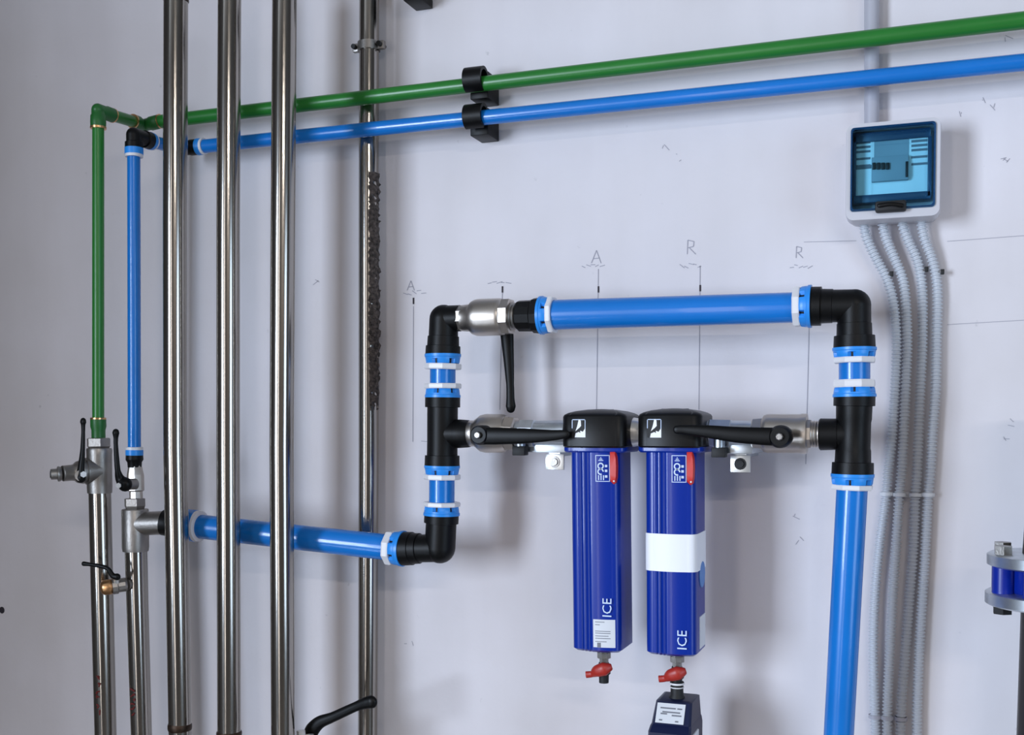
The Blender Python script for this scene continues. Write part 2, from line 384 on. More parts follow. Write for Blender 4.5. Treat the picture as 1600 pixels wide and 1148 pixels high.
def crust():
    V, F = [], []; rows, cols = 110, 6
    for j in range(rows):
        y = 272 + (640-272)*j/(rows-1); c = at(576, y, P4); r0 = rad(31, c)
        k = 1.0 if j < 85 else max(.1, 1-(j-85)/28)
        for i in range(cols):
            a = math.radians(-74 + 112*i/(cols-1))           # from straight ahead of the wall round to the side
            rr = r0 + (-.0006 if i in (0, cols-1) else random.uniform(.0000, .0022)*k)
            if i == cols-2 and random.random() < .25: rr += .0022*k
            V.append(Vector((c.x+rr*math.cos(a), c.y+rr*math.sin(a), c.z+random.uniform(-.0015, .0015))))
    for j in range(rows-1):
        for i in range(cols-1):
            q = j*cols+i; F.append((q, q+1, q+cols+1, q+cols))
    return V, F
part('crumbly_residue', crust(), 'residue', p4, 0, 'dark crumbly residue along the pipe')
cc = at(576.5, 73, P4); rc = rad(31, cc)
t = thing('pipe_clamp', 'small steel clamp round the thin stainless pipe near the top', 'clamp', Vector((cc.x, 0, cc.z)))
part('band', lathe(cc-Vector((0, 0, .006)), Vector((0, 0, 1)), [(0, rc), (0, rc+.0022), (.012, rc+.0022), (.012, rc)], 32, cap=False), 'steelraw', t)
for s in (-1, 1):
    e = part('ear', box((cc.x+s*(rc+.005), -P4, cc.z), .006, .004, .006, .001), 'steelraw', t)
    part('screw', cyl(Vector((cc.x+s*(rc+.006), -P4-.011, cc.z)), Vector((cc.x+s*(rc+.006), -P4+.009, cc.z)), .0035, 8), 'dark', e)
part('wall_stud', cyl(Vector((cc.x, -.008, cc.z)), Vector((cc.x, 0, cc.z)), .004, 10), 'steelraw', t)

# ------------------------------------------------------------------ compression-fitting pieces
LO = .12
def nut_between(par, d, a, b, w):
    """bright blue union nut: (px,py) a = body side, b = pipe side"""
    A, B = at(a[0], a[1], d), at(b[0], b[1], d); L_ = (B-A).length; r = rad(w, A)
    pr = [(0, r*.93), (0, r*1.0), (L_*.28, r*1.0), (L_*.34, r*.965), (L_*.5, r*.955), (L_*.52, r*.955), (L_*.9, r*.93), (L_, r*.9), (L_, r*.7)]
    o = part('union_nut', lathe(A, B-A, pr, 48, notch=({5, 6, 7}, 8, (0, 1), r*.16)), 'nut', par)
    o.data.materials.append(M['dark'])
    n = 48
    for p in o.data.polygons:
        ks = [v//n for v in p.vertices]; ii = [v % n for v in p.vertices]
        if min(ks) >= 5 and max(ks) <= 7 and all(i % 8 in (0, 1) for i in ii): p.material_index = 1
    return o
def ring_between(par, d, a, b, w):
    A, B = at(a[0], a[1], d), at(b[0], b[1], d); L_ = (B-A).length; r = rad(w, A)/math.cos(math.pi/8)
    return part('lock_ring', lathe(A, B-A, [(0, r*.8), (0, r*.97), (L_*.2, r), (L_*.8, r), (L_, r*.96), (L_, r*.75)], 8, phase=math.pi/8), 'ring', par, 15)
def vlp(d, pts, **k): return lp(d, pts, **k)

# --- elbow, upper left of the loop
t = thing('pipe_elbow', 'black elbow with blue nut at the top of the column beside the steel-bodied valve', 'elbow', at(692, 577, LO))
c = at(693.5, 498.5, LO)
part('body', join(lp(LO, [(693.5, 498.5, 45), (692.7, 525, 46), (692.7, 525.5, 49), (692.5, 540, 50), (692.5, 540.5, 54), (692, 554, 55)], cap=True), ball(c, rad(45, c), 28), lp(LO, [(693.5, 498.5, 42), (719, 497, 41)])), 'black', t)
nut_between(t, LO, (692, 553), (692, 568), 57); ring_between(t, LO, (692, 568), (691.8, 577), 54)
# --- short pipe
solo('compressed_air_pipe', lp(LO, [(692, 570, 40), (691.8, 608, 40)]), 'blue', 'short blue pipe piece between the upper-left elbow and the tee below', 'pipe')
# --- tee left
t = thing('pipe_tee', 'black tee on the column beside the first filter, its branch ending at a lever valve', 'tee', at(690, 741, LO))
part('body', join(lp(LO, [(691.7, 620, 55), (691.6, 636, 55), (691.6, 636.5, 48), (691.4, 655, 48), (691.2, 690, 47.5), (691, 711, 48), (691, 711.5, 54), (690.8, 728, 55)]),
     lp(LO, [(692, 677.5, 42), (716, 677.5, 42)])), 'black', t)
kn = thing
part('knurled_collar', lp(LO, [(714, 677.5, 44), (716, 677.5, 46), (731, 677.5, 44), (735, 677.5, 41)], n=28, notch=({1, 2}, 2, (0,), .0012)), 'black', t)
nut_between(t, LO, (691.7, 621), (691.8, 607), 56); ring_between(t, LO, (691.8, 607), (691.8, 599), 54)
nut_between(t, LO, (690.8, 727), (690.6, 741), 56); ring_between(t, LO, (690.6, 741), (690.5, 749), 54)
solo('compressed_air_pipe', lp(LO, [(690.6, 743, 40), (690.3, 790, 40)]), 'blue', 'short blue pipe piece between the tee and the lower-left elbow', 'pipe')
# --- lower left elbow
t = thing('pipe_elbow', 'black elbow with two blue nuts at the right end of the lower blue pipe', 'elbow', at(690, 860, LO))
c = at(687.5, 856, LO)
part('body', join(lp(LO, [(690, 804, 54), (690, 817, 54), (689.8, 817.5, 48), (687.5, 856, 48)]), ball(c, rad(48, c), 28),
     lp(LO, [(687.5, 856, 44), (656, 856.5, 44), (655.5, 856.5, 48), (645, 856.7, 49), (644.5, 856.8, 52), (630, 857, 53)])), 'black', t)
nut_between(t, LO, (690, 805), (690.2, 791), 57); ring_between(t, LO, (690.2, 791), (690.3, 784), 54)
nut_between(t, LO, (631, 857), (616, 856), 56); ring_between(t, LO, (616, 856), (606, 855), 51)
# --- lower blue pipe
LP0 = .142
solo('compressed_air_pipe', lp(LO, [(300, 821, 37.5, LP0), (612, 855.5, 41, LO)]), 'blue', 'thick lower blue pipe passing behind the three stainless pipes', 'pipe')
t = thing('pipe_coupling', 'blue coupling with a pale ring at the tee end of the lower blue pipe', 'coupling', at(285, 823, LP0))
part('body', lp(LP0, [(255, 816, 40, .152), (276, 818.5, 44, .148), (278, 818.7, 47, .147)]), 'black', t)
part('union_nut', lp(LP0, [(278, 818.7, 47, .147), (290, 820, 50, LP0), (306, 821.5, 50, LP0), (307, 821.6, 44, LP0)]), 'blue', t)
part('lock_ring', lp(LP0, [(306, 821.5, 46, LP0), (308, 821.7, 49, LP0), (313, 822.2, 48, LP0), (314, 822.3, 40, LP0)]), 'ring', t)

# --- top row: valve, adapter, long pipe, right elbow
t = thing('ball_valve', 'nickel-plated ball valve at the top of the loop, its black lever hanging down', 'valve', at(760, 520, LO))
part('body', lp(LO, [(724, 497, 41), (735, 496.5, 43), (739, 496.3, 52), (745, 496.2, 57), (750, 496, 58), (781, 495, 58), (786, 494.8, 56), (789, 494.7, 50)], n=40), 'nickel', t, 50)
part('hex_end', lp(LO, [(717, 497.3, 37), (718, 497.3, 41), (735, 496.7, 42), (736, 496.7, 38)], n=8, phase=.3), 'nickel', t, 15)
part('hex_end', lp(LO, [(786, 494.8, 52), (787, 494.8, 57), (799, 494.3, 57), (800, 494.3, 50)], n=8, phase=.39), 'nickel', t, 15)
part('lever', rod([(778, 500, 24, .082), (790, 512, 23, .079), (794, 550, 18, .076), (797, 600, 12.5, .074), (797.5, 622, 13, .074), (798, 634, 16, .074), (798, 638, 14, .074)], .08, flat=.5), 'blacklever', t)
part('stem_nut', cyl(at(778, 500, .10), at(778, 500, .070), .009, 6), 'zinc', t)
t = thing('pipe_adapter', 'black threaded adapter with blue nut and white ring after the top valve', 'adapter', at(830, 510, LO))
part('thread', lp(LO, [(798, 494, 40), (801, 494, 43), (803, 494, 38), (805, 494, 42), (808, 494, 38), (812, 494, 40)]), 'steelraw', t)
part('body', lp(LO, [(808, 493.8, 42), (811, 493.7, 48), (832, 493, 49), (834, 493, 54), (846, 492.7, 57)], n=12), 'black', t, 20)
nut_between(t, LO, (845, 492.6), (859, 492.2), 60); ring_between(t, LO, (859, 492.2), (867, 491.8), 55)
solo('compressed_air_pipe', lp(LO, [(860, 492, 47), (1250, 480, 47.5)]), 'blue', 'thick glossy blue pipe along the top of the loop above the filters', 'pipe')
t = thing('pipe_elbow', 'black elbow with two blue nuts at the upper corner beside the grey conduits', 'elbow', at(1335, 567, LO))
c = at(1334.5, 477.5, LO)
part('body', join(lp(LO, [(1265, 478.5, 61), (1283, 478.3, 61), (1283.5, 478.3, 54), (1301, 478, 53), (1301.5, 478, 51), (1334.5, 477.5, 51)]), ball(c, rad(51.5, c), 28),
     lp(LO, [(1334.5, 477.5, 51), (1334.7, 505, 51), (1334.7, 505.5, 53), (1335, 524, 54), (1335, 524.5, 62), (1335, 544, 64)])), 'black', t)
nut_between(t, LO, (1268, 478.5), (1251, 479), 67); ring_between(t, LO, (1251, 479), (1240, 479.5), 60)
nut_between(t, LO, (1335, 543), (1335, 558), 67); ring_between(t, LO, (1335, 558), (1335, 567), 61)
solo('compressed_air_pipe', lp(LO, [(1335, 560, 47.5), (1335, 602, 47.5)]), 'blue', 'short blue pipe piece between the right-hand elbow and tee', 'pipe')
t = thing('pipe_tee', 'black tee beside the grey conduits, standing on the tall blue pipe', 'tee', at(1332, 765, LO))
part('body', join(lp(LO, [(1335, 619, 63), (1334.8, 634, 63), (1334.8, 634.5, 55), (1334.3, 655, 54), (1334, 660, 52), (1333, 700, 52), (1332.7, 704, 54), (1332.4, 722, 55), (1332.3, 722.5, 63), (1332, 741, 64)]),
     lp(LO, [(1334, 678, 46), (1309, 678, 46), (1308.5, 678, 49), (1282, 678.5, 50), (1280, 678.5, 46)])), 'black', t)
nut_between(t, LO, (1335, 620), (1335, 605), 66); ring_between(t, LO, (1335, 605), (1335, 593), 61)
nut_between(t, LO, (1332, 740), (1331.6, 757), 66); ring_between(t, LO, (1331.6, 757), (1331.3, 765), 60)
solo('compressed_air_pipe', lp(LO, [(1331.5, 758, 47.5), (1310.5, 1148, 45.5), (1305, 1250, 45)]), 'blue', 'tall thick blue pipe dropping from the tee beside the grey conduits', 'pipe')

# --- manifold row
def lever(par, pts, d, piv, r):
    l = part('lever', rod(pts, d, flat=.38), 'blacklever', par)
    P = at(piv[0], piv[1], d)
    part('lever_boss', lathe(P+Vector((0, .016, 0)), Vector((0, -1, 0)), [(0, rad(r*2, P)), (.018, rad(r*2, P)), (.022, rad(r*1.6, P))], 28), 'blacklever', l)
    part('stem_nut', lathe(P+Vector((0, -.005, 0)), Vector((0, -1, 0)), [(0, .0045), (.005, .0045), (.006, .0035)], 8), 'steelraw', l, 15)
t = thing('ball_valve', 'nickel-plated valve between the tee and the first filter, lever lying flat', 'valve', at(770, 707, LO))
part('body', lp(LO, [(741, 677, 40), (745, 677, 46), (752, 677, 57), (760, 677, 61), (786, 677, 60), (792, 677, 55)], n=40), 'nickel', t, 50)
part('end_ring', lp(LO, [(733, 677, 38), (735, 677, 41), (742, 677, 41), (743, 677, 38)]), 'nickel', t)
part('hex_end', lp(LO, [(790, 677, 52), (791, 677, 56), (806, 677, 52), (808, 677, 46)], n=8, phase=.39), 'nickel', t, 15)
lever(t, [(752, 681, 27), (775, 681, 27), (820, 681, 24), (862, 680, 17), (884, 678, 13)], .178, (750, 679.5), 15.5)
t = thing('pipe_nipple', 'galvanised nipple leading from the lever valve into the first filter', 'nipple', at(845, 700, LO))
part('tube', lp(LO, [(804, 677, 38), (885, 676, 40)]), 'zinc', t)
part('hex_collar', lp(LO, [(814, 677, 42), (815, 677, 46), (836, 677, 45), (838, 677, 40)], n=8, phase=.39), 'zinc', t, 15)
t = thing('ball_valve', 'nickel-plated valve between the second filter and the tee, lever lying flat', 'valve', at(1225, 708, LO))
part('body', lp(LO, [(1190, 677, 46), (1194, 677, 58), (1200, 677, 61), (1250, 677.5, 61), (1252, 677.5, 63), (1261, 677.5, 63), (1262, 677.5, 50)], n=40), 'nickel', t, 50)
part('hex_end', lp(LO, [(1175, 677, 42), (1177, 677, 48), (1193, 677, 51), (1195, 677, 50)], n=8, phase=.39), 'nickel', t, 15)
part('hex_end', lp(LO, [(1260, 677.5, 44), (1261, 677.5, 47), (1267, 677.5, 47), (1268, 677.5, 42)], n=8, phase=.39), 'nickel', t, 15)
part('thread', lp(LO, [(1266, 678, 40), (1268, 678, 43), (1270, 678, 40), (1272, 678, 43), (1274, 678, 40), (1276, 678, 43), (1278, 678, 40), (1284, 678, 42)]), 'nickel', t)
lever(t, [(1217, 682, 29), (1195, 681.5, 28), (1150, 679, 25), (1105, 674, 20), (1070, 671, 14), (1058, 671, 13)], .178, (1219, 682), 18)
t = thing('pipe_nipple', 'galvanised nipple between the second filter and its lever valve', 'nipple', at(1140, 700, LO))
part('tube', lp(LO, [(1095, 676, 40), (1180, 677, 39)]), 'zinc', t)
part('hex_collar', lp(LO, [(1108, 676, 42), (1110, 676, 45), (1142, 677, 45), (1144, 677, 40)], n=8, phase=.39), 'zinc', t, 15)

# mounting brackets: an arm along the manifold, a foot plate on the wall side, a clamp bolt
def bracket(label, arm, foot, bolt, holes):
    t = thing('mounting_bracket', label, 'bracket', at(foot[0], foot[3], .05))
    part('arm', boxpx(*arm, .03, .125, .001), 'zinc', t)
    f = part('foot_plate', boxpx(*foot, .102, .106, .0006), 'chrome', t)
    part('wall_spacer', boxpx(foot[0]+6, foot[1]-8, foot[2]-6, foot[1]+4, .0, .102), 'zinc', t)
    c = at((foot[0]+foot[2])/2, (foot[1]+foot[3])/2, .1065)
    part('bolt', lathe(c, Vector((0, -1, 0)), [(0, .0075), (.001, .0072), (.0012, .005), (.003, .0046)], 16), 'dark' if holes else 'steelraw', f)
    b = at(bolt[0], bolt[1], .135)
    part('clamp_bolt', cyl(b+Vector((0, 0, .020)), b+Vector((0, 0, -.006)), .0068, 12, .001), 'zinc', t)
    part('bolt_cap', box(b+Vector((0, 0, -.0075)), .0085, .008, .006, .001), 'dark', t)
bracket('galvanised bracket with square foot plate under the nipple before the first filter', (822, 690, 884, 707), (852, 709, 881, 734), (813, 695), False)
bracket('galvanised bracket with square foot plate between second filter and lever valve', (1132, 693, 1176, 709), (1141, 711, 1172, 738), (1124, 697), True)

# ------------------------------------------------------------------ filters
def plan(cx, yf, w, dep, bulge, rc, grooves=(), inset=0.0):
    """outline in plan: front edge at y=-yf (towards the viewer), convex; yf = distance off wall of the front corners"""
    pts = []; hw = w/2-inset; yb = -(yf-dep)-inset; yfr = -(yf)+inset; rc = max(rc-inset, .002)
    n = 40
    for i in range(n+1):
        x = -hw+rc + (2*hw-2*rc)*i/n
        b = bulge*(1-(x/hw)**2)
        g = max([0.0]+[.0022*max(0, 1-abs(x-gx)/.0019) for gx in grooves])
        pts.append((cx+x, yfr-b+g))
    for cxs, cys, a0 in ((hw-rc, yfr+rc, -90), (hw-rc, yb-rc, 0), (-hw+rc, yb-rc, 90), (-hw+rc, yfr+rc, 180)):
        for k in range(7):
            a = math.radians(a0+90*k/6); pts.append((cx+cxs+rc*math.cos(a), cys+rc*math.sin(a)-(bulge*(1-((hw-rc)/hw)**2)*(1 if a0 in (-90, 180) else 0))))
    return pts
def filter_unit(label, hx0, hx1, bx0, bx1, hy0, hy1, by1, lean, logo_x, tape):
    YF = .163; BF = .155; DEP = .082; BD = .066
    a = at(hx0, 690, YF); b = at(hx1, 690, YF); cx = (a.x+b.x)/2; hw = b.x-a.x
    e = at(bx0, 750, BF); f_ = at(bx1, 750, BF); bcx = (e.x+f_.x)/2; bw = f_.x-e.x
    zt = at(hx0, hy0, YF).z; zb = at(hx0, hy1, YF).z; z0 = at(bx0, by1, BF).z
    t = thing('air_filter', label, 'filter', Vector((bcx, -.12, z0)))
    up = lambda pl, z, dx=0: [Vector((x+dx, y, z)) for x, y in pl]
    P0 = plan(cx, YF, hw, DEP, .006, .012)
    lv = [up(plan(cx, YF, hw, DEP, .006, .012, inset=.002), zb), up(P0, zb+.002), up(P0, zt)]
    for ins, dz in ((.0015, .0025), (.006, .0048), (.014, .0072), (.026, .0092), (.036, .0098)): lv.append(up(plan(cx, YF, hw, DEP, .006, .012, inset=ins), zt+dz))
    hd = part('head', loft(lv), 'head', t, 40)
    for k in (-.012, .012): part('lid_dimple', lathe(Vector((cx+k, -.128, zt+.0072)), Vector((0, 0, 1)), [(0, .006), (.0022, .005)], 14), 'dark', hd)
    GR = (-bw*.5+.0155, -bw*.5+.0205, -bw*.5+.0255)
    zl = zb-.006
    part('collar', loft([up(plan(bcx, BF+.004, bw+.018, BD+.012, .005, .01, inset=.002), zl), up(plan(bcx, BF+.004, bw+.018, BD+.012, .005, .01), zl+.002), up(plan(bcx, BF+.004, bw+.018, BD+.012, .005, .01), zb+.001)]), 'bowl', t)
    bl = up(plan(bcx, BF, bw, BD, .007, .010, GR), zl+.001); bb = up(plan(bcx, BF, bw, BD, .007, .010, GR), z0, lean); bb2 = up(plan(bcx, BF, bw, BD, .007, .010, GR, inset=.004), z0-.003, lean)
    bo = part('bowl', loft([bl, bb, bb2]), 'bowl', t, 40)
    zr = (zl+.001, z0)
    def front(x):                                   # y of the bowl front at local x
        return -BF-.007*(1-(x/(bw/2))**2)
    def patch(x0, x1, za, zb_, off):
        V, F = [], []; n = 8
        for i in range(n+1):
            x = x0+(x1-x0)*i/n
            for z in (za, zb_):
                k = (zr[0]-z)/(zr[0]-zr[1])
                for o in (off, -.0005): V.append(Vector((bcx+x+lean*k, front(x)-o, z)))
        for i in range(n):
            q = 4*i; F += [(q, q+4, q+6, q+2), (q+1, q+3, q+7, q+5), (q, q+1, q+5, q+4), (q+2, q+6, q+7, q+3)]
        F += [(0, 2, 3, 1), (4*n, 4*n+1, 4*n+3, 4*n+2)]
        return V, F
    h = bw/2
    # printed panel beside the red clip
    zt_ = zl-.002
    X0, X1, Z1, Z0 = h*.10, h*.66, zt_-.001, zt_-.034; w_ = .0009
    pr = [patch(X0, X1, Z1-w_, Z1, .0005), patch(X0, X1, Z0, Z0+w_, .0005), patch(X0, X0+w_, Z0, Z1, .0005), patch(X1-w_, X1, Z0, Z1, .0005)]
    part('print_frame', join(*pr), 'print', bo, 0)
    cxp = (X0+X1)/2
    for k, (zz, s) in enumerate(((.006, 1.1), (.0135, 1.3), (.0205, 1.3), (.028, 1.0))):
        c_ = Vector((bcx+cxp-.002, front(cxp)-.0009, Z1-zz)); R_ = .0032*s
        if k == 0: g = join(*[patch(cxp-.005+.0012*j, cxp+.001-.0012*j, Z1-zz-.0012+.0018*j, Z1-zz-.0002+.0018*j, .0006) for j in range(3)])
        elif k in (1, 2):
            V = []; F = []
            for i in range(20):
                a_ = 2*math.pi*i/20*(1 if k == 1 else .86)
                for rr in (R_, R_*.6): V.append(c_+Vector((math.cos(a_)*rr, 0, math.sin(a_)*rr)))
            for i in range(19 if k == 2 else 20):
                j = (i+1) % 20; F.append((2*i, 2*j, 2*j+1, 2*i+1))
            g = (V, F)
        else: g = join(*[patch(cxp-.0055+.003*j, cxp-.0042+.003*j, Z1-zz-.003, Z1-zz+.003, .0006) for j in range(3)])
        part('print_sign', g, 'print', bo, 0)
    for zz in (.013, .019, .026): part('print_sign', patch(X1-.006, X1-.003, Z1-zz-.002, Z1-zz+.001, .0006), 'print', bo, 0)
    # red clip
    xr = h*.80; V = []
    cr = Vector((bcx+xr, front(xr)-.002, (Z1+Z0)/2+.001))
    pro = [(-.0036, .0195), (.0030, .0195), (.0046, .013), (.0052, .002), (.0050, -.012), (.0040, -.0185), (.0012, -.0205), (-.0030, -.0165), (-.0036, -.010)]
    L_ = [[cr+Vector((x*k, y, z*k)) for x, z in pro] for y, k in ((.006, 1), (-.0016, 1), (-.0030, .86))]
    part('locking_clip', loft(L_), 'red', t, 30, 'red locking clip')
    part('clip_pin', lathe(cr+Vector((.002, -.0028, -.0165)), Vector((0, -1, 0)), [(0, .0013), (.0008, .0010)], 10), 'label', bo)
    # lettering running upwards near the foot
    part('lettering', text('ICE', Vector((bcx+h*.50+lean, front(h*.5)-.0012, z0+(.054 if not tape else .018))), uz, Vector((-1, 0, 0)), .0118), 'print', bo, 0)
    if not tape:
        lb = part('type_label', patch(h*-.06, h*.80, z0+.004, z0+.039, .0006), 'label', bo, 0, 'white type label')
        for k, (zz, l_) in enumerate(((.0355, .5), (.032, .25), (.024, .8), (.0215, .8), (.018, .7), (.015, .8), (.011, .6))):
            part('label_line', patch(h*.02, h*(.02+.75*l_), z0+zz, z0+zz+.0008, .0009), 'ink', lb, 0)
        part('label_mark', patch(h*.1, h*.24, z0+.0042, z0+.010, .0009), 'ink', lb, 0)
    else:
        za, zc = at(bx0, 890, BF).z, at(bx0, 832, BF).z
        ins = -.0011
        part('white_tape', loft([up(plan(bcx, BF, bw, BD, .007, .010, inset=ins), za, lean*.6), up(plan(bcx, BF, bw, BD, .007, .010, inset=ins), zc, lean*.4)]), 'white', t, 40, 'wide band of white tape')
        xs = bcx+bw/2+lean
        part('side_label', box((xs, -.118, z0+.023), .0008, .017, .020, .0003), 'label', bo, 0)
        part('side_sticker', lathe(Vector((xs-.0003, -.120, z0+.094)), Vector((1, 0, 0)), [(0, .0165), (.0009, .016)], 24), mat('pale_blue_sticker', s2l(92, 140, 205), .5), bo, 30)
    # badge on the head
    lz = (at(logo_x, 669, YF+.006)).z; lx = at(logo_x, 669, YF+.006).x
    yy = -(YF+.006*(1-((lx-cx)/(hw/2))**2))-.0006
    def q(pts, o=0): return [Vector((lx+x, yy-o, lz+z)) for x, z in pts], [tuple(range(len(pts)))]
    bw_, bh_ = .0088, .0112
    bd = part('badge', q([(-bw_, -bh_), (bw_, -bh_), (bw_, bh_), (-bw_, bh_)]), 'dark', hd, 0)
    e_ = .0009
    part('badge_border', join(q([(-bw_, bh_-e_), (bw_, bh_-e_), (bw_, bh_), (-bw_, bh_)], .0003), q([(-bw_, 0), (-bw_+e_, 0), (-bw_+e_, bh_), (-bw_, bh_)], .0003), q([(bw_-e_, -bh_), (bw_, -bh_), (bw_, bh_), (bw_-e_, bh_)], .0003)), 'print', bd, 0)
    part('badge_emblem', join(q([(.0002, bh_), (.0028, bh_*.86), (.0032, .003), (.0012, .0008), (-.004, -.0035), (-.002, .002)], .0004), q([(-.005, -bh_), (-.004, -.0062), (.0004, -.0045), (.0022, -.0058), (.0022, -.0030), (.0055, -.0042), (bw_, .0005), (bw_, -bh_)], .0004)), 'white', bd, 0)
    return t, bcx+lean, z0
f1, x1, z1 = filter_unit('blue air filter with black head and a white type label near its foot', 877, 977, 891, 967, 651, 699, 1011, .0035, 904, False)
f2, x2, z2 = filter_unit('blue air filter with black head and a white tape band round its middle', 995, 1096, 1008, 1087, 650, 699, 1017, .002, 1022, True)
t = thing('joining_flange', 'bright zinc connecting ring between the two black filter heads', 'ring', at(987, 700, .12))
part('ring', lp(.12, [(975, 675, 30), (976, 675, 46), (983, 675, 49), (990, 675, 46), (1006, 675, 40)], n=28), 'chrome', t)

def drain(label, x, z):
    b = Vector((x+.002, -.128, z-.008)); t = thing('drain_valve', label, 'valve', b+Vector((0, 0, -.034)), 'drain valves under the filters')
    dn = Vector((0, 0, -1))
    part('nipple', lathe(b+Vector((0, 0, .008)), dn, [(0, .0075), (.009, .0075), (.009, .0090), (.016, .0090), (.017, .006), (.026, .006)], 8), 'steelraw', t, 15)
    part('outlet', lathe(b+dn*.014, dn, [(0, .0065), (.008, .0085), (.014, .0085), (.016, .0065), (.026, .0062), (.026, .004)], 18), 'dark', t)
    c_ = b+dn*.0215+Vector((0, -.010, 0))
    P = [c_+Vector((.013, .001, .005)), c_+Vector((.004, -.002, .002)), c_+Vector((-.006, -.001, -.002)), c_+Vector((-.013, .001, -.0065)), c_+Vector((-.021, .001, -.008))]
    P, R = smooth_path(P, [.0035, .0088, .0078, .0042, .0044], 5)
    part('lever', tube(P, R, 14, .7), mat('brick_red_plastic', s2l(172, 44, 34), .4), t, 60, 'red plastic lever')
    return t
drain('drain valve with red lever under the filter with the type label', x1, z1)
drain('drain valve with red lever under the taped filter, above the navy drain box', x2, z2)

# drain trap under the second filter
bt = Vector((x2+.002, -.128, z2-.041)); dn = Vector((0, 0, -1))
t = thing('condensate_drain', 'navy condensate drain box with white display label below the taped filter', 'drain box', bt+dn*.14)
part('neck', lathe(bt, dn, [(0, .0085), (.003, .0085), (.004, .0078), (.016, .0082), (.019, .010), (.024, .010)], 20), 'dark', t)
part('seal_ring', lathe(bt+dn*.001, dn, [(0, .0084), (0, .0092), (.0022, .0092), (.0022, .0084)], 20, cap=False), 'ring', t)
part('seal_ring', lathe(bt+dn*.0062, dn, [(0, .0080), (0, .0087), (.0012, .0087), (.0012, .0080)], 20, cap=False), 'ring', t)
def sec(z, hw, yf, yb): return [bt+Vector((sx*hw*k, y, -z)) for sx, k, y in ((-1, .9, yf), (1, .9, yf), (1, 1, yf+.004), (1, 1, yb), (-1, 1, yb), (-1, 1, yf+.004))]
part('housing', loft([sec(.020, .019, -.016, .026), sec(.0215, .0225, -.020, .030), sec(.046, .0245, -.036, .030), sec(.048, .0255, -.039, .030), sec(.054, .0265, -.046, .030), sec(.16, .0265, -.046, .030)]), 'trap', t, 20)
def inc(x, s):                      # point on the sloping display face; s 0..1 down the slope
    return bt+Vector((x, -.020+(-.016)*s-.0006, -.0215-.0245*s))
def slope(x0, x1, s0, s1, o=0): return [inc(x0, s0)+Vector((0, -o, o)), inc(x1, s0)+Vector((0, -o, o)), inc(x1, s1)+Vector((0, -o, o)), inc(x0, s1)+Vector((0, -o, o))], [(0, 1, 2, 3)]
lb = part('display_label', slope(-.0195, .0155, .06, .93, .0002), 'label', t, 0)
for (xa, xb, sa) in ((-.015, .004, .25), (.006, .012, .25), (-.012, .010, .42), (-.014, -.006, .5), (.0, .012, .55), (-.015, -.011, .78), (.005, .009, .80)): part('label_line', slope(xa, xb, sa, sa+.06, .0005), 'ink', lb, 0)
def fr(x0, x1, za, zb_, o): return [bt+Vector((x, -.0462-o, -z)) for x, z in ((x0, za), (x1, za), (x1, zb_), (x0, zb_))], [(0, 1, 2, 3)]
fp = part('front_panel', fr(-.021, .018, .0575, .145, .0003), 'trapblue', t, 0)
for xa, xb in ((-.0085, -.0045), (-.004, .0005), (.001, .006), (.0065, .011), (.0115, .014)): part('brand_lettering', fr(xa, xb, .0610, .0642, .0007), 'print', fp, 0)
part('brand_lettering', fr(-.002, .010, .0665, .0678, .0007), 'print', fp, 0)
part('brand_emblem', ([bt+Vector((x, -.0470, -z)) for x, z in ((-.0135, .0585), (-.0125, .0625), (-.0105, .0645), (-.0165, .0648), (-.0150, .0625))], [(0, 1, 2, 3, 4)]), 'print', fp, 0)
part('side_plug', box(bt+Vector((.0268, -.018, -.069)), .0015, .016, .013, .001), 'label', t)

# ------------------------------------------------------------------ left riser group
VD = .158
E1 = at(160, 171, VD); E2 = Vector((E1.x, -RUN, at(238, 190.5, RUN).z))
runz = E2
t = thing('pipe_elbow', 'green elbow at the top of the vertical green pipe', 'elbow', at(154, 196, VD))
gt = at(153.5, 196, VD)
Ec = Vector((gt.x, gt.y, E1.z)); rg = rad(20, Ec)
yd = Vector((0, 1, 0))
part('body', join(lathe(gt+Vector((0, 0, -.002)), Vector((0, 0, 1)), [(0, rg*1.15), (.006, rg*1.2), (.016, rg*1.15), (.018, rg), ((Ec-gt).z, rg)], 24), ball(Ec, rg, 20),
     lathe(Ec, yd, [(0, rg), (.016, rg), (.018, rg*1.12), (.030, rg*1.12)], 24)), 'greenfit', t)
part('gasket_ring', lathe(gt+Vector((0, 0, -.005)), Vector((0, 0, 1)), [(0, rg*1.0), (0, rg*1.22), (.003, rg*1.24), (.003, rg)], 24), 'brass', t)
part('gasket_ring', lathe(Ec+yd*.030, yd, [(0, rg*1.15), (.002, rg*1.15)], 24), 'brass', t)
G2 = Vector((Ec.x, -RUN, Ec.z))                                     # where the stub meets the wall run
rz = at(246, 190.5, RUN)
solo('compressed_air_pipe', cyl(Ec+yd*.028, Vector((Ec.x, -RUN, rz.z*.5+Ec.z*.5)) - yd*.020, rg*.93, 20), 'green', 'short green stub pipe going back from the top elbow to the wall', 'pipe')
t = thing('pipe_elbow', 'green elbow on the wall where the long green run begins', 'elbow', Vector((G2.x, -RUN, rz.z-.02)))
Gc = Vector((Ec.x, -RUN, (rz.z+Ec.z)/2))
part('body', join(ball(Gc, rg*1.02, 20), lathe(Gc-yd*.024, yd, [(0, rg*1.16), (.010, rg*1.16), (.012, rg), (.024, rg)], 24), lathe(Gc, rz-Gc, [(0, rg), (.012, rg), (.014, rg*1.14), (.028, rg*1.14), (.030, rg)], 24)), 'greenfit', t)
part('gasket_ring', lathe(Gc-yd*.026, yd, [(0, rg*1.18), (.002, rg*1.18)], 24), 'brass', t)
